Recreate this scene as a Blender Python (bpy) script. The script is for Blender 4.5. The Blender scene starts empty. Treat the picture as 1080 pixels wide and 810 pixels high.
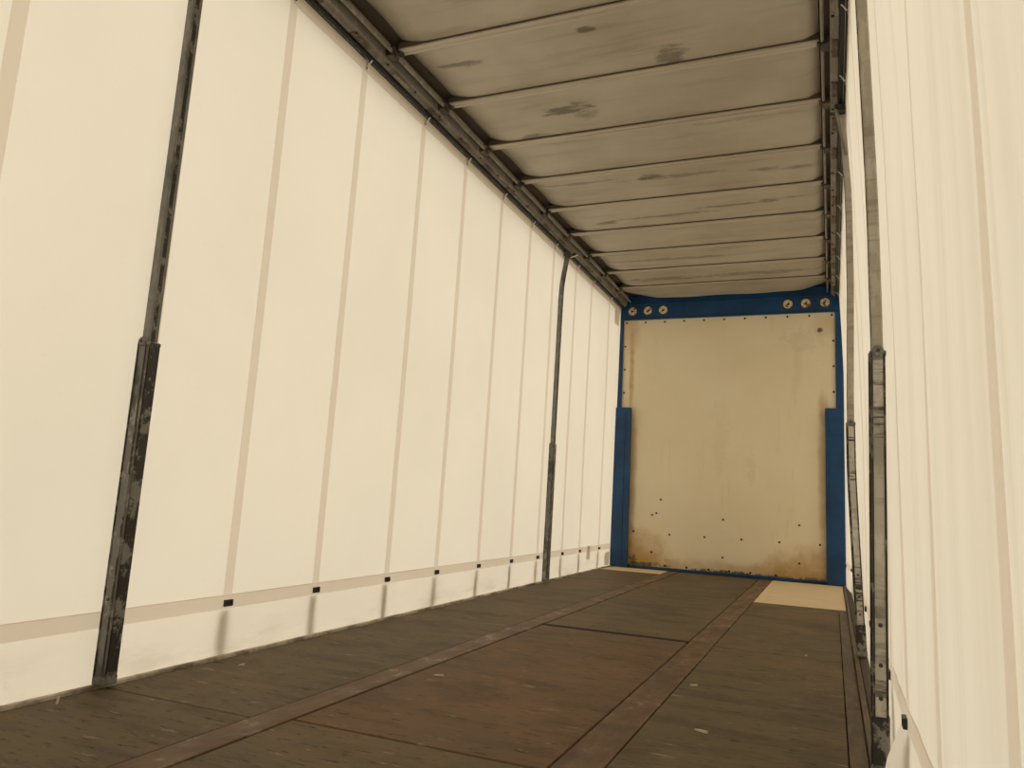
import bpy, bmesh, math, random
from mathutils import Vector, Matrix
import numpy as np
random.seed(7)
S = bpy.context.scene
COL = S.collection

# ------------------------------------------------------------------ camera
F, YAW, PITCH, ROLL = 797.59, 0.4036, 0.1479, 0.0531
CAM = Vector((2.3588, 0.0, 0.7265))
fw = Vector((-math.sin(YAW)*math.cos(PITCH), math.cos(YAW)*math.cos(PITCH), math.sin(PITCH)))
r0 = Vector((math.cos(YAW), math.sin(YAW), 0)); u0 = r0.cross(fw)
rr = r0*math.cos(ROLL) + u0*math.sin(ROLL); uu = -r0*math.sin(ROLL) + u0*math.cos(ROLL)
cd = bpy.data.cameras.new('camera'); cam = bpy.data.objects.new('camera', cd); COL.objects.link(cam)
cd.sensor_width = 36; cd.lens = F/1080*36; cd.clip_start = 0.02
cam.matrix_world = Matrix(((rr.x, uu.x, -fw.x, CAM.x), (rr.y, uu.y, -fw.y, CAM.y), (rr.z, uu.z, -fw.z, CAM.z), (0, 0, 0, 1)))
S.camera = cam

# ------------------------------------------------------------------ overcast sky, exposure
w = bpy.data.worlds.new('overcast_sky'); S.world = w; w.use_nodes = True
bg = w.node_tree.nodes['Background']
bg.inputs['Color'].default_value = (1.0, 0.95, 0.865, 1); bg.inputs['Strength'].default_value = 1.0
S.view_settings.view_transform = 'Standard'; S.view_settings.look = 'None'
S.view_settings.gamma = 1.0; S.view_settings.use_curve_mapping = False
S.view_settings.exposure = 0.92

# ------------------------------------------------------------------ materials
class NT:
    def __init__(s, name):
        s.m = bpy.data.materials.new(name); s.m.use_nodes = True
        s.t = s.m.node_tree; s.t.nodes.clear()
        s.out = s.n('ShaderNodeOutputMaterial')
        s.co = s.n('ShaderNodeNewGeometry').outputs['Position']
    def n(s, t, **k):
        x = s.t.nodes.new(t)
        for a, b in k.items(): setattr(x, a, b)
        return x
    def l(s, a, b): s.t.links.new(a, b)
    def put(s, sock, v):
        if isinstance(v, bpy.types.NodeSocket): s.l(v, sock)
        elif v is not None: sock.default_value = v
    def mapv(s, scale=(1, 1, 1), loc=(0, 0, 0)):
        x = s.n('ShaderNodeMapping'); s.l(s.co, x.inputs['Vector'])
        x.inputs['Scale'].default_value = scale; x.inputs['Location'].default_value = loc
        return x.outputs[0]
    def noise(s, scale=5, detail=4, rough=.55, vec=None, dist=0):
        x = s.n('ShaderNodeTexNoise'); x.inputs['Scale'].default_value = scale
        x.inputs['Detail'].default_value = detail; x.inputs['Roughness'].default_value = rough
        x.inputs['Distortion'].default_value = dist
        s.l(vec or s.co, x.inputs['Vector']); return x.outputs['Fac']
    def ramp(s, v, a, b, lo=0.0, hi=1.0):
        x = s.n('ShaderNodeMapRange'); x.interpolation_type = 'SMOOTHSTEP'
        s.put(x.inputs['Value'], v)
        for k, q in zip(('From Min', 'From Max', 'To Min', 'To Max'), (a, b, lo, hi)): x.inputs[k].default_value = q
        return x.outputs[0]
    def mix(s, f, a, b):
        x = s.n('ShaderNodeMix', data_type='RGBA')
        s.put(x.inputs[0], f); s.put(x.inputs[6], a); s.put(x.inputs[7], b); return x.outputs[2]
    def math(s, op, a, b=None):
        x = s.n('ShaderNodeMath', operation=op); s.put(x.inputs[0], a); s.put(x.inputs[1], b); return x.outputs[0]
    def xyz(s):
        x = s.n('ShaderNodeSeparateXYZ'); s.l(s.co, x.inputs[0]); return x.outputs
    def blob(s, ax, ca, ra, bx_, cb, rb, wob, amp=6.5, hi=1.25, lo=.0):
        """soft worn spot: ellipse in two world axes, edge broken by a noise"""
        e = s.math('ADD', s.math('POWER', s.math('ABSOLUTE', s.math('DIVIDE', s.math('SUBTRACT', ax, ca), ra)), 2.0),
                   s.math('POWER', s.math('ABSOLUTE', s.math('DIVIDE', s.math('SUBTRACT', bx_, cb), rb)), 2.0))
        e = s.math('ADD', e, s.math('MULTIPLY', s.math('SUBTRACT', wob, .5), amp))
        return s.ramp(e, hi, lo)
    def bump(s, h, d=.002, st=1.0):
        x = s.n('ShaderNodeBump'); x.inputs['Distance'].default_value = d; x.inputs['Strength'].default_value = st
        s.l(h, x.inputs['Height']); return x.outputs[0]
    def bsdf(s, col, rough=.6, metal=0.0, normal=None, spec=.4):
        b = s.n('ShaderNodeBsdfPrincipled'); s.put(b.inputs['Base Color'], col); s.put(b.inputs['Roughness'], rough)
        s.put(b.inputs['Metallic'], metal); b.inputs['Specular IOR Level'].default_value = spec
        if normal: s.l(normal, b.inputs['Normal'])
        s.l(b.outputs[0], s.out.inputs[0]); return s.m

def c(r, g, b): return (r, g, b, 1)
def fabric(name, col, trans, dirt=0.0, crease_shade=0.0):
    t = NT(name)
    n1 = t.noise(.9, 3)
    k = t.mix(t.ramp(n1, .3, .75), c(*col), c(*[v*.955 for v in col]))
    k = t.mix(t.math('MULTIPLY', t.ramp(t.noise(26, 5, .7), .60, .78), .10), k, c(*[v*.6 for v in col]))
    if crease_shade:
        k = t.mix(t.math('MULTIPLY', t.ramp(t.noise(1, 4, .6, t.mapv((20, 9, .25))), .45, .75), crease_shade), k, c(col[0]*.80, col[1]*.78, col[2]*.74))  # darker vertical streaks put crease shading into the cloth colour
    if dirt:
        z = t.xyz()[2]
        m = t.math('MULTIPLY', t.ramp(t.noise(1, 5, .65, t.mapv((3, 2.2, 9))), .47, .72), t.ramp(z, .2, .03))
        k = t.mix(t.math('MULTIPLY', m, dirt), k, c(col[0]*.55, col[1]*.48, col[2]*.4))
        m2 = t.ramp(t.noise(7, 6, .75), .63, .72)
        k = t.mix(t.math('MULTIPLY', m2, dirt*.5), k, c(col[0]*.6, col[1]*.55, col[2]*.48))
    a = t.n('ShaderNodeBsdfDiffuse'); b = t.n('ShaderNodeBsdfTranslucent'); mx = t.n('ShaderNodeMixShader')
    t.l(k, a.inputs['Color']); t.l(k, b.inputs['Color']); mx.inputs[0].default_value = trans
    nb = t.bump(t.noise(6, 4, .6), .006, .25); t.l(nb, a.inputs['Normal']); t.l(nb, b.inputs['Normal'])
    t.l(a.outputs[0], mx.inputs[1]); t.l(b.outputs[0], mx.inputs[2]); t.l(mx.outputs[0], t.out.inputs[0])
    return t.m

FC = (.90, .835, .70)
M = {}
M['fabric'] = fabric('curtain_fabric', FC, .52)
M['fabric_r'] = fabric('curtain_fabric_crease_shade', FC, .51, 0, .4)
M['skirt'] = fabric('curtain_skirt_fabric', (.885, .81, .675), .50, .28)
M['strip'] = fabric('curtain_seam_fabric', (.83, .73, .58), .42)
M['hem'] = fabric('curtain_hem_fabric', (.80, .70, .55), .405)
M['patch'] = fabric('repair_patch_fabric', (.78, .71, .59), .40)

def steel(name, base, light, dark, amount=.5, sc=22, bands=0.0, zst=.35):
    t = NT(name)
    v = t.mapv((1, 1, zst)); n1 = t.noise(sc, 6, .7, v); n2 = t.noise(7, 4, .6, t.mapv((1, 1, .5), (3, 1, 2)))
    k = t.mix(t.ramp(n1, .51, .58), c(*base), c(*light))
    k = t.mix(t.math('MULTIPLY', t.ramp(n2, .54, .66), amount*.6), k, c(*dark))
    if bands:
        band = t.noise(1, 4, .75, t.mapv((2.5, 2.5, 21)))
        k = t.mix(t.math('MULTIPLY', t.math('MULTIPLY', t.ramp(band, .50, .60), t.ramp(t.noise(2.3, 2, .5), .40, .55, .25, 1)), bands), k, c(*dark))
    return t.bsdf(k, t.ramp(n1, .3, .7, .42, .7), 0.0, t.bump(n1, .001, .5))
M['post'] = steel('worn_grey_post_paint', (.20, .195, .18), (.27, .26, .235), (.045, .04, .036), .95)
M['post_r'] = steel('worn_post_paint_light_lift', (.42, .385, .32), (.50, .465, .39), (.14, .12, .095), .45, 22, .35)  # post paint lightened in colour, as the right posts get less light
M['post_low_r'] = steel('scuffed_post_sleeve_light_lift', (.56, .53, .46), (.66, .62, .54), (.035, .031, .027), .6, 16, .95)  # sleeve colour lightened likewise for the dimmer right side, with scuff bands
M['post_low'] = steel('scuffed_post_sleeve', (.19, .185, .17), (.36, .35, .31), (.03, .027, .024), 1.2, 17, 0, .75)
M['rub'] = steel('black_scuffed_rub_strip', (.035, .031, .028), (.24, .23, .205), (.02, .018, .017), .9, 13, 0, .75)
M['dark'] = steel('dark_dirty_steel', (.06, .05, .042), (.12, .10, .08), (.025, .02, .017), .5)
M['rusty'] = steel('rusty_bracket_steel', (.10, .065, .045), (.20, .16, .12), (.03, .022, .018), .6)
M['alu'] = steel('dull_aluminium_rail', (.20, .18, .155), (.28, .25, .21), (.09, .07, .055), .5, 12)
M['alu_bar'] = steel('side_bar_aluminium', (.24, .215, .18), (.32, .29, .24), (.12, .10, .08), .4, 10)
t = NT('black_track_rubber'); M['black'] = t.bsdf(c(.014, .016, .018), .45)
t = NT('bright_zinc'); M['zinc'] = t.bsdf(c(.80, .77, .70), .4, .3)

# roof sheet: dull metal with smudges of grime
t = NT('dull_roof_sheet'); X, Y, Z = t.xyz()
n1 = t.noise(1.6, 5, .6); n2 = t.noise(1, 5, .6, t.mapv((1.2, 9, 1))); wob = t.noise(13, 6, .75, t.mapv((.45, 1.3, 1)))
k = t.mix(t.ramp(n1, .3, .7), c(.50, .455, .375), c(.41, .365, .29))
k = t.mix(t.math('MULTIPLY', t.ramp(n2, .52, .75), .5), k, c(.29, .25, .19))
k = t.mix(t.math('MULTIPLY', t.ramp(t.noise(60, 3, .6), .6, .75), .25), k, c(.48, .44, .38))
SM = [(.84, 4.22, .17, .06, .75), (.93, 4.25, .09, .13, .45), (1.57, 3.83, .085, .12, .6), (.42, 3.545, .15, .030, .55), (1.19, 3.44, .06, .035, .7),
      (1.12, 5.325, .11, .045, .6), (1.35, 5.36, .30, .04, .45), (1.96, 5.42, .12, .04, .55), (2.17, 5.45, .13, .035, .4), (.52, 4.49, .10, .04, .5),
      (.56, 5.30, .33, .025, .5), (.55, 6.18, .12, .035, .6), (1.05, 6.14, .5, .022, .55), (1.62, 6.05, .35, .022, .6), (1.9, 6.02, .08, .035, .6), (2.15, 6.0, .2, .02, .5),
      (1.85, 4.62, .3, .03, .3), (.95, 7.3, .6, .05, .4), (1.7, 7.95, .7, .06, .5), (.7, 7.95, .5, .06, .5)]
for (x, y, a, b, s) in SM:
    k = t.mix(t.math('MULTIPLY', t.blob(X, x, a, Y, y, b, wob), s), k, c(.075, .062, .05))
M['roof'] = t.bsdf(k, t.ramp(n2, .3, .7, .42, .62), .25, t.bump(n1, .01, .3))
t = NT('roof_bow_metal'); n1 = t.noise(1, 5, .6, t.mapv((1.5, 40, 10)))
k = t.mix(t.ramp(n1, .35, .7), c(.54, .49, .405), c(.41, .365, .295))
M['bow'] = t.bsdf(k, .5, .25)
t = NT('gap_shade_dark_rail'); M['gap'] = t.bsdf(c(.09, .07, .052), .8)  # dark tone painting shade into the roof gaps; also colours the outer rail
t = NT('roof_cover_outer'); M['cover'] = t.bsdf(c(.35, .33, .3), .7)

# floor
def ply(name, a, b, scuff=.6, sx=1.2):
    t = NT(name)
    g = t.noise(1, 7, .75, t.mapv((1.6*sx, 30, 6))); g2 = t.noise(1, 4, .6, t.mapv((5, 110, 20))); big = t.noise(1.2, 6, .7)
    mid = t.noise(1, 6, .7, t.mapv((2.0, 6.5, 3), (1, 8, 2)))
    k = t.mix(t.ramp(g, .36, .64), c(*a), c(*b))
    k = t.mix(t.math('MULTIPLY', t.ramp(mid, .46, .64), .6), k, c(a[0]*.55, a[1]*.55, a[2]*.55))
    k = t.mix(t.math('MULTIPLY', t.ramp(big, .47, .62), .5), k, c(b[0]*1.25, b[1]*1.02, b[2]*.86))
    k = t.mix(t.math('MULTIPLY', t.ramp(t.noise(1.0, 6, .7, t.mapv((1, 1, 1), (4, 7, 0))), .52, .66), .55), k, c(a[0]*.62, a[1]*.66, a[2]*.66))
    fl = t.noise(1, 4, .75, t.mapv((11, 52, 10)))
    k = t.mix(t.math('MULTIPLY', t.ramp(fl, .585, .63), .8), k, c(.014, .010, .007))
    sc = t.noise(1, 4, .7, t.mapv((6, 26, 10), (9, 3, 1)))
    k = t.mix(t.math('MULTIPLY', t.ramp(sc, .625, .675), scuff), k, c(.34, .285, .22))
    return t.bsdf(k, t.ramp(g, .3, .7, .55, .8), 0, t.bump(t.math('ADD', g, g2), .004, .6), .3)
M['ply_side'] = ply('worn_olive_plywood', (.118, .086, .047), (.165, .124, .072))
M['ply_mid'] = ply('worn_red_brown_plywood', (.128, .074, .037), (.178, .112, .062))
M['ply_new'] = None
t = NT('new_pale_plywood'); g = t.noise(1, 5, .6, t.mapv((3, 25, 5)))
M['ply_new'] = t.bsdf(t.mix(t.ramp(g, .3, .7), c(.82, .66, .44), c(.73, .575, .36)), .7, 0, None, .3)
t = NT('rusty_floor_strip'); g = t.noise(1, 6, .7, t.mapv((16, 2.2, 6))); b_ = t.noise(1, 5, .7, t.mapv((9, 6, 9), (2, 5, 1)))
k = t.mix(t.ramp(g, .35, .65), c(.125, .065, .032), c(.165, .102, .056))
k = t.mix(t.math('MULTIPLY', t.ramp(b_, .58, .66), .6), k, c(.33, .26, .18))
k = t.mix(t.math('MULTIPLY', t.ramp(t.noise(2.2, 4, .6), .5, .65), .5), k, c(.06, .045, .034))
M['strip_floor'] = t.bsdf(k, t.ramp(b_, .4, .7, .65, .45), .1, t.bump(g, .003, .4))
t = NT('scuffed_steel_edge'); g = t.noise(1, 6, .7, t.mapv((20, 5, 8)))
k = t.mix(t.ramp(g, .40, .6), c(.088, .062, .036), c(.135, .098, .058)); M['edge'] = t.bsdf(k, .6, .1)
t = NT('pale_floor_lip'); g = t.noise(1, 6, .7, t.mapv((5, 4, 5)))
M['lip'] = t.bsdf(t.mix(t.ramp(g, .42, .62), c(.62, .56, .46), c(.22, .18, .135)), .6, .2)
t = NT('dark_subfloor'); M['sub'] = t.bsdf(c(.018, .014, .011), .9)

# bulkhead
t = NT('blue_frame_paint'); X, Y, Z = t.xyz(); n = t.noise(3, 5, .6); ch = t.noise(30, 5, .75)
k = t.mix(t.ramp(n, .35, .7), c(.008, .066, .195), c(.006, .045, .130))
k = t.mix(t.math('MULTIPLY', t.ramp(ch, .655, .70), .6), k, c(.02, .018, .018))
k = t.mix(t.math('MULTIPLY', t.ramp(t.noise(1, 3, .6, t.mapv((3, 3, 60))), .62, .68), .4), k, c(.012, .032, .085))
M['blue'] = t.bsdf(k, .42, 0, t.bump(n, .004, .3))
t = NT('cream_bulkhead_board'); X, Y, Z = t.xyz(); wob = t.noise(5, 6, .7); fine = t.noise(16, 6, .75)
k = t.mix(t.ramp(t.noise(1.1, 4, .6), .3, .7), c(.90, .80, .60), c(.85, .745, .53))
k = t.mix(t.math('MULTIPLY', t.ramp(t.noise(1, 5, .7, t.mapv((8, 1, 1.2))), .55, .75), .25), k, c(.62, .51, .34))
rust = c(.50, .30, .085)
for (x, z, a, b, s) in [(.24, .10, .42, .34, .8), (.30, .05, .6, .16, .6), (2.12, .10, .42, .28, .75), (2.0, .05, .6, .14, .6), (.175, 2.25, .035, .50, .8), (.17, 2.7, .10, .22, .45), (1.2, .02, .9, .13, .5), (.22, 1.0, .05, .9, .5),
                     (2.27, 1.1, .05, .85, .5), (2.03, 2.3, .05, .22, .14), (2.28, 1.85, .06, .18, .4), (2.3, 2.75, .18, .12, .3)]:
    k = t.mix(t.math('MULTIPLY', t.blob(X, x, a, Z, z, b, wob, 2.2, 1.5, -.3), s), k, rust)
for (x, z, a, b, s) in [(1.25, .035, .35, .022, .9), (.40, .05, .22, .03, .8), (1.75, .03, .3, .02, .8), (.25, .10, .05, .06, .8), (2.257, 2.70, .035, .03, .95), (2.1, 2.6, .22, .14, .10), (1.2, 1.55, .10, .5, .05), (1.55, 1.2, .05, .2, .07), (2.2, .03, .2, .025, .7)]:
    k = t.mix(t.math('MULTIPLY', t.blob(X, x, a, Z, z, b, fine), s), k, c(.05, .05, .055))
k = t.mix(t.math('MULTIPLY', t.ramp(t.noise(40, 4, .7), .68, .74), .5), k, c(.22, .17, .11))
M['board'] = t.bsdf(k, .5, 0, t.bump(fine, .002, .25))
t = NT('rusty_bolt'); M['bolt'] = t.bsdf(c(.05, .035, .026), .7, .3)
t = NT('pale_rust_spotted_plate'); n = t.noise(24, 4, .7)
M['plate'] = t.bsdf(t.mix(t.ramp(n, .50, .60), c(.80, .70, .52), c(.22, .12, .06)), .6)
t = NT('wood_splinter'); M['chip'] = t.bsdf(c(.62, .54, .42), .7)
t = NT('yard_concrete'); n = t.noise(.8, 6, .7); M['ground'] = t.bsdf(t.mix(n, c(.42, .40, .36), c(.34, .32, .29)), .9)
t = NT('rear_door_paint'); n = t.noise(2, 5, .6); M['reardoor'] = t.bsdf(t.mix(n, c(.52, .46, .36), c(.44, .385, .29)), .55)
t = NT('strap_webbing'); M['web'] = t.bsdf(c(.45, .41, .34), .8)
t = NT('buckle_steel'); M['buckle'] = t.bsdf(c(.035, .036, .036), .45, .2)

# ------------------------------------------------------------------ mesh helpers
class MB:
    def __init__(s): s.v = []; s.f = []
    def box(s, a, b):
        o = len(s.v); (x0, y0, z0), (x1, y1, z1) = a, b
        s.v += [(x0, y0, z0), (x1, y0, z0), (x1, y1, z0), (x0, y1, z0), (x0, y0, z1), (x1, y0, z1), (x1, y1, z1), (x0, y1, z1)]
        s.f += [tuple(o+i for i in q) for q in ((0, 3, 2, 1), (4, 5, 6, 7), (0, 1, 5, 4), (1, 2, 6, 5), (2, 3, 7, 6), (3, 0, 4, 7))]; return s
    def chbox(s, a, b, d):
        """box with bevelled edges"""
        bm = bmesh.new(); bmesh.ops.create_cube(bm, size=1)
        for v in bm.verts: v.co = Vector([(a[i]+b[i])/2 + v.co[i]*(b[i]-a[i]) for i in range(3)])
        bmesh.ops.bevel(bm, geom=bm.edges[:], offset=d, segments=1, affect='EDGES')
        o = len(s.v); bm.verts.index_update(); s.v += [tuple(v.co) for v in bm.verts]; s.f += [tuple(o+v.index for v in f.verts) for f in bm.faces]
        bm.free(); return s
    def grid(s, P):
        o = len(s.v); n = len(P); m = len(P[0])
        for r in P: s.v += [tuple(q) for q in r]
        for i in range(n-1):
            for j in range(m-1): s.f.append((o+i*m+j, o+(i+1)*m+j, o+(i+1)*m+j+1, o+i*m+j+1))
        return s
    def sweep(s, path, prof):
        """closed profile in the x-y plane (per station) swept along a mostly vertical path"""
        o = len(s.v); m = len(prof[0])
        for p, pr in zip(path, prof): s.v += [(p[0]+q[0], p[1]+q[1], p[2]) for q in pr]
        for i in range(len(path)-1):
            for j in range(m): k = (j+1) % m; s.f.append((o+i*m+j, o+i*m+k, o+(i+1)*m+k, o+(i+1)*m+j))
        s.f.append(tuple(o+j for j in reversed(range(m)))); s.f.append(tuple(o+(len(path)-1)*m+j for j in range(m))); return s
    def prism(s, prof, y0, y1):
        """closed x-z profile extruded along y"""
        o = len(s.v); m = len(prof)
        s.v += [(x, y0, z) for x, z in prof] + [(x, y1, z) for x, z in prof]
        for j in range(m): k = (j+1) % m; s.f.append((o+j, o+k, o+m+k, o+m+j))
        s.f.append(tuple(o+j for j in range(m))); s.f.append(tuple(o+m+j for j in reversed(range(m)))); return s
    def tube(s, pts, r, n=8):
        pts = [Vector(p) for p in pts]; o = len(s.v)
        for i, p in enumerate(pts):
            d = (pts[min(i+1, len(pts)-1)] - pts[max(i-1, 0)]).normalized()
            a = d.cross(Vector((.31, .17, .93))); a = a.normalized() if a.length > 1e-3 else Vector((1, 0, 0)); b = d.cross(a)
            s.v += [tuple(p + (a*math.cos(6.28319*j/n) + b*math.sin(6.28319*j/n))*r) for j in range(n)]
        for i in range(len(pts)-1):
            for j in range(n): k = (j+1) % n; s.f.append((o+i*n+j, o+i*n+k, o+(i+1)*n+k, o+(i+1)*n+j))
        s.f.append(tuple(o+j for j in reversed(range(n)))); s.f.append(tuple(o+(len(pts)-1)*n+j for j in range(n))); return s
    def lathe_y(s, cx, cy, cz, prof, n=20):
        """profile of (radius, y offset) turned about the y axis"""
        o = len(s.v); m = len(prof)
        for j in range(n):
            a = 6.283185*j/n
            s.v += [(cx+r*math.cos(a), cy+dy, cz+r*math.sin(a)) for r, dy in prof]
        for j in range(n):
            k = (j+1) % n
            for i in range(m-1): s.f.append((o+j*m+i, o+k*m+i, o+k*m+i+1, o+j*m+i+1))
        return s
    def mesh(s, name, off=(0, 0, 0)):
        me = bpy.data.meshes.new(name)
        me.from_pydata([(x-off[0], y-off[1], z-off[2]) for x, y, z in s.v], [], s.f)
        bm = bmesh.new(); bm.from_mesh(me); bmesh.ops.recalc_face_normals(bm, faces=bm.faces[:]); bm.to_mesh(me); bm.free()
        return me

WL = {}
def link(name, me, parent=None, loc=(0, 0, 0)):
    o = bpy.data.objects.new(name, me); COL.objects.link(o); o.location = loc
    if parent: o.parent = parent
    pl = WL[parent.name] if parent else Vector((0, 0, 0)); WL[o.name] = pl + Vector(loc)
    return o
def obj(name, mb, mat, parent=None, smooth=False):
    """world-space builder -> one mesh object whose origin is the middle of its base"""
    v = np.array(mb.v); lo = v.min(0); hi = v.max(0)
    org = Vector(((lo[0]+hi[0])/2, (lo[1]+hi[1])/2, lo[2]))
    me = mb.mesh(name, org); me.materials.append(M[mat])
    if smooth: me.polygons.foreach_set('use_smooth', [True]*len(me.polygons))
    pl = WL[parent.name] if parent else Vector((0, 0, 0))
    return link(name, me, parent, org - pl)
def thing(name, loc, label, cat, group=None):
    o = link(name, None, None, loc); o.empty_display_size = .1; return tag(o, label, cat, group)
def tag(o, label=None, cat=None, group=None, kind=None):
    if label: o['label'] = label
    if cat: o['category'] = cat
    if group: o['group'] = group
    if kind: o['kind'] = kind
    return o

D = 8.722; Y0 = -4.85; ZR = 3.155
# ------------------------------------------------------------------ yard outside
g = obj('yard_ground', MB().box((-40, -40, -1.35), (42, 45, -1.25)), 'ground')
tag(g, 'grey concrete yard under the trailer', None, None, 'structure')

# ------------------------------------------------------------------ floor
fl = obj('floor', MB().box((.0, Y0, -.12), (2.478, D+.02, -.022)), 'sub'); tag(fl, 'worn brown plywood trailer floor with rusty strips', None, None, 'structure')
def floor_piece(name, x0, x1, y0, y1, mat, top=0.0, gap=.003):
    obj(name, MB().chbox((x0+gap, y0+gap, -.0215), (x1-gap, y1-gap, top), .0025), mat, fl)
for a, b in ((Y0, -2.5), (-2.5, -.2), (-.2, 2.005), (2.005, 4.42), (4.42, 6.75), (6.75, 8.20)): floor_piece('floor_panel', .022, .672, a, b, 'ply_side')
floor_piece('floor_panel', .022, .672, 8.20, 8.66, 'ply_new', .001)
for a, b in ((Y0, -2.5), (-2.5, -.2), (-.2, 2.06), (2.06, 4.2935), (4.33, 6.7), (6.7, 8.66)): floor_piece('floor_panel', .79, 1.638, a, b, 'ply_mid' if 2 < a < 4.3 else 'ply_side', gap=.006)
for a, b in ((Y0, -2.5), (-2.5, -.1), (-.1, 1.95), (1.95, 4.27), (4.27, 6.5)): floor_piece('floor_panel', 1.772, 2.40, a, b, 'ply_side')
floor_piece('floor_panel', 1.772, 2.455, 6.5, 8.62, 'ply_new', .002)
for x0, x1 in ((.672, .79), (1.638, 1.772)):
    for a, b in ((Y0, -.5), (-.5, 4.33), (4.33, 8.66)): floor_piece('floor_strip', x0, x1, a, b, 'strip_floor', .0015, .002)
for a, b in ((Y0, .1), (.1, 3.3), (3.3, 6.5)): floor_piece('edge_strip', 2.40, 2.455, a, b, 'edge', .001, .001)
obj('joint_strip', MB().chbox((.795, 4.290, -.021), (1.634, 4.3365, .0022), .001), 'sub', fl)
obj('side_lip', MB().chbox((.002, Y0, -.02), (.0215, 8.66, .012), .003), 'lip', fl)
obj('side_lip', MB().chbox((2.456, Y0, -.02), (2.476, 8.66, .014), .003), 'edge', fl)
obj('outer_rail', MB().chbox((2.4785, Y0, -.12), (2.522, 8.66, .004), .004), 'gap', fl)

# ------------------------------------------------------------------ ceiling: outer skin, sheets, bows
cm = MB().box((-.055, Y0, 3.215), (2.535, D+.12, 3.235))
cm.box((-.055, Y0, 3.02), (-.045, D+.12, 3.216)); cm.box((2.525, Y0, 3.02), (2.535, D+.12, 3.216))
ce = obj('ceiling', cm, 'cover'); tag(ce, 'dull grey sheet metal trailer roof carried on cross bows', None, None, 'structure')
RY = [3.29 + .6095*i for i in range(-13, 9)]
XL, XR = .150, 2.330
car_me = None
for i, y in enumerate(RY):
    yn = RY[i+1] if i+1 < len(RY) else None
    if yn:
        P = []; ya, yb = y+.068, yn-.004
        for a in range(9):
            yy = ya + (yb-ya)*a/8; row = []
            for b in range(41):
                x = .172 + (2.318-.172)*(b/40)**1.35
                z = ZR + .004*math.sin(2.1*x+i*1.7)*math.sin(math.pi*a/8) + .005*math.sin(math.pi*a/8) + .010*(a/8 - .35)
                z += .046*max(0, min(1, (.36-x)/.19))**1.8 + .030*max(0, min(1, (x-2.26)/.05))**1.5
                row.append((x, yy, z))
            P.append(row)
        obj('roof_panel', MB().grid(P), 'roof', ce, True)
    # bow: hat profile, 66 mm wide, 14 mm proud of the sheets
    b = MB(); pr = [(y, ZR+.02), (y, ZR-.006), (y+.004, ZR-.009), (y+.022, ZR-.009), (y+.026, ZR-.003), (y+.040, ZR-.003), (y+.044, ZR-.007), (y+.064, ZR-.006), (y+.068, ZR+.001), (y+.068, ZR+.02)]
    o = len(b.v); m = len(pr)
    for x in (XL+.012, XR-.012): b.v += [(x, q[0], q[1]) for q in pr]
    for j in range(m): kx = (j+1) % m; b.f.append((o+j, o+kx, o+m+kx, o+m+j))
    b.f.append(tuple(range(o, o+m))); b.f.append(tuple(range(o+2*m-1, o+m-1, -1)))
    bow = obj('roof_bow', b, 'bow', ce)
    obj('seam_shade', MB().box((XL+.012, y-.0055, ZR-.0005), (XR-.012, y-.0002, ZR+.03)), 'gap', bow)  # solid dark strip in the slot, painting the shadow line before the bow
    # carriages at both ends
    for s in (0, 1):
        f = (lambda x: x) if s == 0 else (lambda x: 2.48-x)
        cb = MB()
        def bx(x0, x1, y0, y1, z0, z1): cb.box((min(f(x0), f(x1)), y0, z0), (max(f(x0), f(x1)), y1, z1))
        bx(.100, .150, y-.045, y+.028, 3.095, 3.150)
        bx(.100, .118, y-.030, y+.060, 3.118, 3.165)
        bx(.128, .172, y+.010, y+.050, 3.135, 3.165)
        cb.tube([(f(.092), y-.01, 3.118), (f(.160), y-.01, 3.118)], .011, 8)
        obj('carriage', cb, 'rusty' if (i*7+s*3) % 3 == 0 else 'dark', bow)
    # folding side bars between carriages
    if y > -4.8:
        yn = yn or D - .005
        for s in (0, 1):
            f = (lambda x: x) if s == 0 else (lambda x: 2.48-x)
            pr = [(f(.138), 3.110), (f(.146), 3.105), (f(.153), 3.109), (f(.155), 3.126), (f(.150), 3.132), (f(.138), 3.130)]
            obj('side_bar', MB().prism(pr, y+.029, yn-.046), 'alu_bar', ce)
# strip above the rails closing the sides, coloured dark for the gap's shade
for s in (0, 1):
    f = (lambda x: x) if s == 0 else (lambda x: 2.48-x)
    obj('edge_gap_shade', MB().box((min(f(-.04), f(.30)), Y0, 3.204), (max(f(-.04), f(.30)), D, 3.21)), 'gap', ce)
# sagging front flap between the last bow and the header
P = []
for a in range(9):
    yy = RY[-1]+.068 + (8.57-RY[-1]-.068)*a/8; row = []
    for b in range(25):
        x = XL-.03 + (XR-XL+.06)*b/24
        sag = min(1, max(0, (x-.10)/.40))*min(1, max(0, (2.37-x)/.32))
        zz = ZR - .008 + (a/8)*(.075 - .105*sag)
        row.append((x, yy, zz - .004*math.sin(x*9)*a/8))
    P.append(row)
obj('front_flap', MB().grid(P), 'roof', ce, True)

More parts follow.
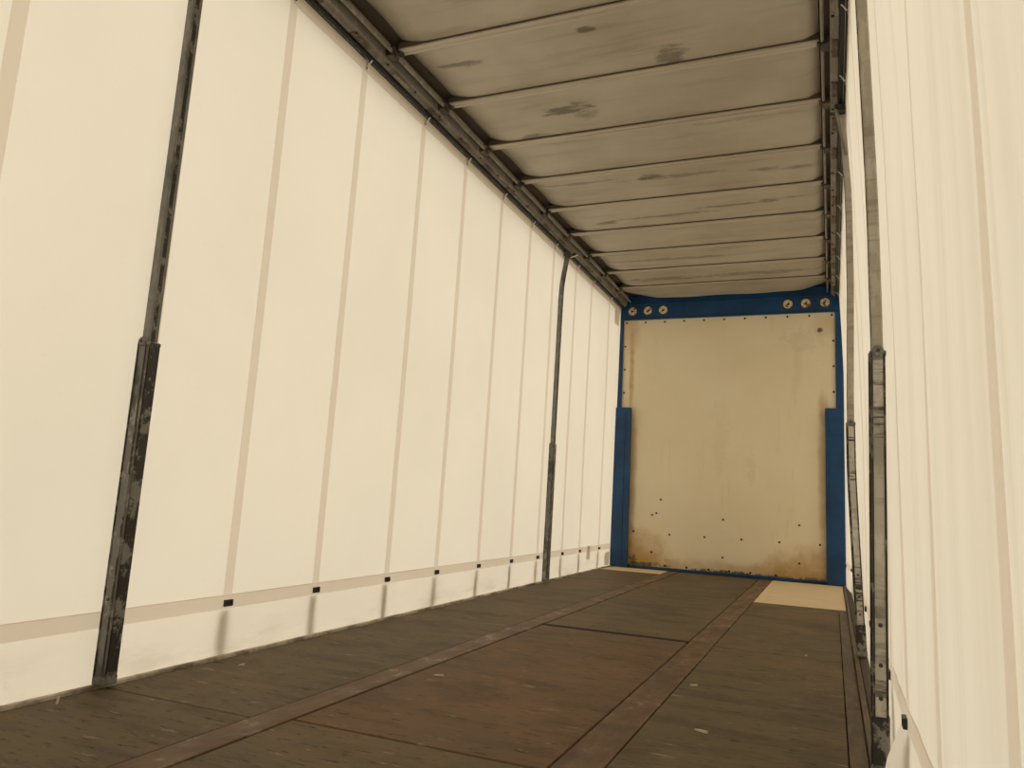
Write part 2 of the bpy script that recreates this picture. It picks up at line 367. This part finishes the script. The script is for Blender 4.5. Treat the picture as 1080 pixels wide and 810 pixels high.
# ------------------------------------------------------------------ side rails
for s, lab in ((0, 'long grey roof rail with black curtain track above the unposted smooth curtain at left'), (1, 'long grey roof rail with black curtain track above the close creased curtain at right')):
    f = (lambda x: x) if s == 0 else (lambda x: 2.48-x)
    lab = ('grey roof rail with black track over the broad curtain wall on the left' if s == 0 else 'grey roof rail with black track over the creased curtain close on the right')
    R = thing('roof_rail', (f(.06), 2, 3.03), lab, 'rail', 'roof rails along both sides')
    prof = [(.066, 3.066), (.070, 3.062), (.088, 3.066), (.090, 3.074), (.104, 3.078), (.110, 3.086), (.110, 3.19), (-.03, 3.19), (-.03, 3.075), (.066, 3.075)]
    obj('rail_body', MB().prism([(f(x), z) for x, z in prof], Y0, D-.03), 'alu', R)
    tr = [(.030, 3.046), (.041, 3.044), (.041, 3.060), (.047, 3.060), (.047, 3.045), (.066, 3.046), (.068, 3.074), (.020, 3.074), (.020, 3.052), (.030, 3.052)]
    obj('curtain_track', MB().prism([(f(x), z) for x, z in tr], Y0, D-.03), 'black', R)
    obj('track_highlight', MB().prism([(f(x), z) for x, z in [(.0415, 3.046), (.0435, 3.0455), (.0435, 3.060), (.0415, 3.060)]], Y0, D-.03), 'zinc', R)  # bright strip painting the thin highlight along the black track
    yy = .5
    while yy < 8.6:           # oblong plates and bolt heads along the rail
        obj('rail_plate', MB().chbox((min(f(.072), f(.100)), yy, 3.058), (max(f(.072), f(.100)), yy+.16, 3.067), .003), 'rusty' if int(yy*10) % 3 else 'alu_bar', R)
        yy += .41
    for yb in np.arange(.55, 8.6, .305): obj('bolt', MB().tube([(f(.097), yb, 3.079), (f(.097), yb, 3.070)], .007, 6), 'bolt', R)

# ------------------------------------------------------------------ curtains
def lerp(z, tab):
    for (z0, a), (z1, b) in zip(tab, tab[1:]):
        if z <= z1: q = (z-z0)/(z1-z0); return a+(b-a)*q
    return tab[-1][1]
SL = [.15, .77, 1.385, 2.04, 2.585, 3.185, 3.84, 4.435, 5.075, 5.685, 6.275, 6.935, 7.48, 8.17]
SRT = [-.25, .37, .99, 1.61, 2.23, 2.85, 3.47, 4.09, 4.71, 5.33, 5.95, 6.57, 7.19, 7.81, 8.43]
def XLEFT(y, z):
    x = lerp(z, [(-.4, -.006), (0, -.006), (.22, .0), (3.04, .030)])
    mid = math.sin(math.pi*min(1, max(0, z/3.04)))
    x += .0035*math.sin(y*3.1+1)*mid + .002*math.sin(y*9.7+z*1.3)*mid
    if z < .2: x += .004*math.sin(y*17)*min(1, (.2-z)/.1) * (1 if z > .02 else 0) - .004*(z < .2)
    return x
def XRIGHT(y, z):
    x = lerp(z, [(-.4, 2.535), (0, 2.533), (.6, 2.531), (1.2, 2.525), (1.8, 2.508), (2.25, 2.486), (3.04, 2.452)])
    mid = math.sin(math.pi*min(1, max(0, z/3.04)))
    x += mid*(.006*math.sin(y*7.3+.6) + .0035*math.sin(y*19.1+z*.8) + .002*math.sin(y*41+z*1.5))
    if y < 1.25: x -= .018*min(1, (1.25-y)/.4)*min(1, max(0, z-.5))
    for yp in (2.5, 4.45):
        x += .014*math.exp(-((y-yp)/.10)**2)*min(1, max(0, (z-.35)/.4))*(1 if z < 2.8 else max(0, (3.04-z)/.24))
    if z < .2: x += -.055*math.exp(-((y-2.33)/.09)**2)*math.sin(math.pi*min(1, (.2-z)/.32)) + .006*math.sin(y*23)*(.2-z)/.2
    return x
_xr = XRIGHT
def XRIGHT(y, z):
    x = _xr(y, z); q = max(0, min(1, (y-7.6)/1.0)); q = q*q*(3-2*q)
    return x + (min(x, 2.486) - x)*q
HB, HT = .196, .256
TB, TT = 2.982, 3.043
SW = .052
def curtain(side, XF, seams, root):
    sg = 1 if side == 'l' else -1
    fab = 'fabric' if side == 'l' else 'fabric_r'
    ends = [Y0] + seams + [8.715]
    zs = [HT + (TB-HT)*i/22 for i in range(23)]
    zsk = [-.24 + (HB+.24)*i/9 for i in range(10)]
    def cells(a, b, n): return [a+(b-a)*i/n for i in range(n+1)]
    for i in range(len(ends)-1):
        a = ends[i] + (SW/2 if i else 0); b = ends[i+1] - (SW/2 if i+1 < len(ends)-1 else 0)
        n = max(8, int((b-a)/.055))
        ys = cells(a, b, n)
        obj('fabric_panel', MB().grid([[(XF(y, z), y, z) for z in zs] for y in ys]), fab, root, True)
    for y in seams:
        ys = [(y-SW/2, 0), (y-SW/2+.003, .0022), (y+SW/2-.003, .0022), (y+SW/2, 0)]
        obj('seam_strip', MB().grid([[(XF(q, z)+sg*d, q, z) for z in zs] for q, d in ys]), 'strip', root)
    ys = cells(Y0, 8.70, 300)
    zz = [(HB, 0), (HB+.004, .0025), (HT-.004, .0025), (HT, 0)]
    obj('bottom_hem', MB().grid([[(XF(y, z)+sg*d, y, z) for z, d in zz] for y in ys]), 'hem', root)
    zz = [(TB, 0), (TB+.004, .0025), (TT, .0025)]
    obj('top_hem', MB().grid([[(XF(y, z)+sg*d, y, z) for z, d in zz] for y in ys]), 'hem', root)
    obj('skirt', MB().grid([[(XF(y, z), y, z) for z in zsk] for y in cells(Y0, 8.70, 420)]), 'skirt', root, True)
    for q, y in enumerate(seams):
        if y < .3 or any(abs(y-q_) < .07 for q_ in ((2.0, 6.43) if side == 'l' else (2.5, 4.45))): continue
        x = XF(y, .22) + sg*.004
        # buckle: frame with a cross bar, strap tail outside the cloth
        b = MB(); w2, h2, d = .023, .013, .010
        def bb(y0, y1, z0, z1, d0, d1): b.box((min(x+sg*d0, x+sg*d1), y+y0, .222+z0), (max(x+sg*d0, x+sg*d1), y+y1, .222+z1))
        bb(-w2, w2, -h2, -h2+.007, 0, d); bb(-w2, w2, h2-.007, h2, 0, d); bb(-w2, -w2+.007, -h2+.007, h2-.007, 0, d); bb(w2-.007, w2, -h2+.007, h2-.007, 0, d); bb(-w2+.007, w2-.007, -.009, .009, .001, d-.002)
        bk = obj('buckle', b, 'buckle', root)
        off = -sg*(.012 + .003*((q*5) % 3))
        P = [[(XF(y, .196-.40*k/9)+off*(.85+.15*math.sin(k*.9+q))-sg*.006, y+dy+.008*math.sin(k*.7+q)*k/8, .196-.40*k/9) for k in range(10)] for dy in (-.025, .025)]
        obj('strap_tail', MB().grid(P), 'web', bk)
        # hanger: plate and hook up into the track
        xt = XF(y, 3.0) + sg*.005
        hk = MB().box((min(xt, xt+sg*.003), y-.008, 2.985), (max(xt, xt+sg*.003), y+.008, 3.052))
        hk.tube([(xt+sg*.004, y, 3.004), (xt+sg*.014, y+.002, 3.016), (xt+sg*.022, y+.004, 3.032), (xt+sg*.031, y+.005, 3.043)], .005 if sg > 0 else .0032, 6)
        h_ = obj('hanger_hook', hk, 'zinc', root)
        obj('rivet', MB().tube([(xt+sg*.002, y, 3.0), (xt+sg*.006, y, 3.0)], .005, 8), 'bolt', h_)
CL = thing('side_curtain', (0, 2, 0), 'broad taut cream tarpaulin curtain with vertical seams along the left side', 'curtain', 'side curtains')
curtain('l', XLEFT, SL, CL)
CR = thing('side_curtain', (2.53, 2, 0), 'creased cream tarpaulin curtain close to the viewer along the right side', 'curtain', 'side curtains')
curtain('r', XRIGHT, SRT, CR)
for (ya, yb, za, zb) in ((7.735, 7.85, .12, .262), (8.44, 8.62, .02, .165), (8.40, 8.60, 2.80, 2.975)):
    obj('repair_patch', MB().grid([[(XLEFT(y, z)+.005, y, z) for z in (za, (za+zb)/2, zb)] for y in (ya, (ya+yb)/2, yb)]), 'patch', CL)

# ------------------------------------------------------------------ support posts
def chan(wx, wy, ch=.004):
    a, b = wx/2, wy/2
    return [(-a+ch, -b), (a-ch, -b), (a, -b+ch), (a, b-ch), (a-ch, b), (-a+ch, b), (-a, b-ch), (-a, -b+ch)]
def post(loc, pathx, label, sg, up='post', low='post_low', rub='rub', zs=1.215, kink=0.0, wl=(.044, .058), wu=(.036, .044)):
    """pathx(z) -> x of the post centre at height z"""
    y = loc[1]
    T = thing('support_post', (loc[0], y, 0), label, 'post', 'support posts between the curtains')
    st = [zs-.05 + (2.99-zs+.05)*i/12 for i in range(13)]
    ky = lambda z: y + kink*min(1, max(0, (z-2.62)/.35))**1.5
    obj('upper_tube', MB().sweep([(pathx(z), ky(z), z) for z in st], [chan(*wu)]*13), up, T)
    obj('inset_groove', MB().sweep([(pathx(z)+sg*(wu[0]/2+.0008), ky(z)-.004, z) for z in st], [chan(.003, .016, .0008)]*13), 'rub', T)
    lo = [.035 + (zs-.035)*i/10 for i in range(11)]
    sl = obj('lower_sleeve', MB().sweep([(pathx(z), y, z) for z in lo], [chan(*wl)]*11), low, T)
    obj('rub_strip', MB().sweep([(pathx(z)+sg*(wl[0]/2+.002), y+.004, z) for z in lo], [chan(.006, wl[1]-.014, .001)]*11), rub, sl)
    for e in (-1, 1):
        obj('edge_bead', MB().sweep([(pathx(z)+e*(wl[0]/2-.003), y-wl[1]/2-.0012, z) for z in lo], [chan(.006, .004, .0008)]*11), 'rub', sl)
    for zb in ((.22, .31, .42) if sg < 0 else (.3,)):
        obj('lock_hole', MB().tube([(pathx(zb), y-wl[1]/2-.003, zb), (pathx(zb), y-wl[1]/2+.004, zb)], .006, 10), 'dark', sl)
    obj('collar', MB().chbox((pathx(zs)-wl[0]/2-.003, y-wl[1]/2-.003, zs-.012), (pathx(zs)+wl[0]/2+.003, y+wl[1]/2+.003, zs+.004), .003), 'post_low', T)
    b = MB(); b.lathe_y(pathx(zs), y-wl[1]/2-.005, zs+.002, [(0, -.004), (.013, -.004), (.017, 0), (.017, .008)], 16)
    obj('pivot_pin', b, 'post', T)
    obj('pin_head', MB().tube([(pathx(zs), y-wl[1]/2-.012, zs+.002), (pathx(zs), y-wl[1]/2-.007, zs+.002)], .006, 8), 'dark', T)
    if sg < 0: obj('black_shoe', MB().sweep([(pathx(z), y-.001, z) for z in (.043, .10, .17)], [chan(wl[0]+.006, wl[1]+.010)]*3), 'rub', T)
    obj('foot', MB().chbox((pathx(0)-wl[0]/2-.002, y-wl[1]/2-.004, .0145 if sg < 0 else .012), (pathx(0)+wl[0]/2+.004, y+wl[1]/2+.004, .042), .004), 'post', T)
    # carriage head under the rail, with its latch lever
    xt, yt = pathx(2.99), ky(2.99)
    hd = MB().chbox((xt-.018, yt-.055, 2.995), (xt+.018, yt+.055, 3.043), .005)
    hd.tube([(xt+sg*.03, yt-.05, 3.03), (xt+sg*.03, yt+.05, 3.03)], .012, 8); hd.tube([(xt+sg*.02, yt+.06, 3.035), (xt+sg*.06, yt+.07, 3.05)], .01, 8)
    obj('head_carriage', hd, 'dark', T)
    return T, xt, yt
def px_l(z): return .030 + .0115*z
post((.03, 2.0), px_l, 'scuffed grey sleeved post in front of the left curtain, nearest the viewer', 1)
T, xt, yt = post((.03, 6.43), px_l, 'thin grey post kinked at its top on the left curtain near the blue wall', 1, 'post', 'post_low', 'post_low', kink=.11)
obj('latch_lever', MB().tube([(xt+.030, yt+.02, 3.0), (xt+.09, yt+.05, 3.03)], .006, 6), 'zinc', T)
def px_r1(z): return lerp(z, [(0, 2.478), (.3, 2.482), (1.2, 2.490), (1.7, 2.484), (2.4, 2.462), (3.0, 2.432)])
post((2.48, 2.5), px_r1, 'grey post with black scuff bands on the right, larger and nearer', -1, 'post_r', 'post_low_r', wl=(.040, .052), wu=(.032, .04))
def px_r2(z): return lerp(z, [(0, 2.496), (.15, 2.490), (.64, 2.471), (.94, 2.459), (1.3, 2.456), (2.0, 2.465), (2.5, 2.461), (3.0, 2.431)])
T, xt, yt = post((2.49, 4.45), px_r2, 'grey bowed post on the right, further back beside the blue wall', -1, 'post_r', 'post_low_r', wl=(.040, .05), wu=(.034, .042))
obj('latch_lever', MB().tube([(xt-.03, yt-.03, 3.03), (xt-.012, yt-.02, 2.90), (xt+.022, yt-.03, 2.74)], .009, 8), 'alu_bar', T)

# ------------------------------------------------------------------ front bulkhead
wf = obj('wall_front', MB().box((-.03, D+.012, -.15), (2.56, D+.06, 3.21)), 'blue'); tag(wf, 'cream board end wall in a blue steel frame', None, None, 'structure')
obj('board', MB().chbox((.05, D, .022), (2.43, D+.0115, 2.93), .003), 'board', wf)
hb = MB().chbox((-.005, D-.035, 2.905), (2.482, D-.0005, 3.19), .006); header = obj('header_beam', hb, 'blue', wf)
obj('header_lip', MB().chbox((.0, D-.050, 3.075), (2.478, D-.036, 3.090), .003), 'blue', header)
obj('header_lip', MB().chbox((.0, D-.044, 2.897), (2.478, D-.001, 2.9045), .002), 'blue', header)
for (x0, x1) in ((.0, .066), (2.408, 2.478)): obj('corner_post', MB().chbox((x0, D-.03, .0), (x1, D-.0005, 2.896), .005), 'blue', wf)
for k, (x0, x1) in enumerate(((.0, .200), (2.300, 2.478))):
    p = obj('side_plate', MB().chbox((x0, D-.075, .0), (x1, D-.031, 1.835), .006), 'blue', wf)
    for z in (1.42, 1.55, 1.70): obj('ridge', MB().chbox((x0+.02, D-.080, z), (x1-.03, D-.0755, z+.012), .002), 'blue', p)
    xx = x0+.125 if k == 0 else x0+.03
    obj('fold', MB().chbox((xx, D-.082, .0), (xx+.012, D-.0755, 1.80), .003), 'blue', p)
obj('kick_rail', MB().chbox((.201, D-.022, .0), (2.299, D-.001, .030), .004), 'blue', wf)
# round plates in the header
for n_, x in enumerate((.172, .357, .539, 1.926, 2.113, 2.307)):
    rb = MB().lathe_y(x, D-.035, 3.003, [(.064, .001), (.062, -.004), (.052, -.004), (.049, .001)], 24)
    ring = obj('hole_rim', rb, 'dark', header, True)
    pl = obj('hole_plate', MB().lathe_y(x, D-.0365, 3.003, [(0, -.0025), (.035, -.0025), (.049, 0)], 24), 'plate', ring)
    b = MB().lathe_y(x+.006*((n_*3) % 5-2)/2, D-.039, 3.0, [(0, -.006), (.010, -.005), (.013, .0)], 10)
    obj('rust_stub', b, 'bolt', ring)
    obj('rust_stub', MB().tube([(x-.012, D-.042, 2.985), (x+.014, D-.042, 3.006+.004*n_)], .0055, 6), 'bolt', ring)
# bolts of the board
bolt_me = MB().lathe_y(0, 0, 0, [(0, -.006), (.009, -.005), (.012, -.001), (.012, .002)], 8).mesh('bolt'); bolt_me.materials.append(M['bolt'])
spots = [(.10+.2275*i, 2.868) for i in range(11)] + [(.09, z) for z in (2.58, 2.30, 2.02)] + [(2.388, z) for z in (2.58, 2.30, 2.02)]
spots += [(x, .397) for x in (.663, 1.051, 1.446, 1.837, 2.24)] + [(x, .19) for x in (.463, 1.248, 2.035)] + [(.464, .607), (2.036, .588), (.557, .784), (.25, .41), (.51, .63), (1.25, .60)]
spots += [(x, .05) for x in (.62, .86, 1.10, 1.32, 1.54, 1.8)]
for x, z in spots: link('bolt', bolt_me, wf, Vector((x, D-.001, z)) - WL[wf.name])

# ------------------------------------------------------------------ rear doors behind the viewer
wb = obj('wall_back', MB().box((-.03, Y0-.06, -.15), (2.51, Y0-.001, 3.21)), 'blue'); tag(wb, 'closed rear end behind the viewer', None, None, 'structure')
for k, (x0, x1) in enumerate(((.03, 1.235), (1.245, 2.45))):
    d = obj('door_%d' % (k+1), MB().chbox((x0, Y0+.001, .01), (x1, Y0+.03, 3.0), .006), 'reardoor'); tag(d, 'cream rear door leaf', None, None, 'structure')

# ------------------------------------------------------------------ splinters on the floor
CH = [(.168, 2.522, .035, .9, 'pale splinter on the floor beside the left curtain'), (.087, 1.786, .02, .3, 'tiny upright pale splinter at the foot of the left curtain, nearest the viewer'),
      (.898, 2.834, .06, .2, 'long pale splinter on the middle floor panels'), (1.959, 2.664, .07, -.4, 'longest pale splinter on the right floor panels'),
      (1.83, 3.30, .045, .1, 'pale splinter beside the right rusty floor strip, nearest the bulkhead'), (2.229, 4.319, .03, 1.0, 'small pale splinter far along the right floor panels')]
for n_, (x, y, L, a, lab) in enumerate(CH):
    L *= .7
    ca, sa = math.cos(a), math.sin(a); b = MB()
    up = n_ == 1
    Pm = [(-1, -.10), (-.3, -.16), (.5, -.13), (1, .02), (.4, .14), (-.5, .12)]
    for zz in (.0008, .007):
        b.v += [(x+L/2*(px*ca-py*sa), y+L/2*(px*sa+py*ca), zz - .002 + (.002*(px+1) if zz > .005 else 0)) for px, py in Pm]
    if up:
        b = MB()
        for zz in (.0008, .026): b.v += [(x+.005*px+zz*.2, y+.02*py, zz) for px, py in Pm]
    b.f += [tuple(range(5, -1, -1)), tuple(range(6, 12))] + [(j, (j+1) % 6, 6+(j+1) % 6, 6+j) for j in range(6)]
    tag(obj('wood_splinter', b, 'chip'), lab, 'splinter', 'wood splinters on the floor')
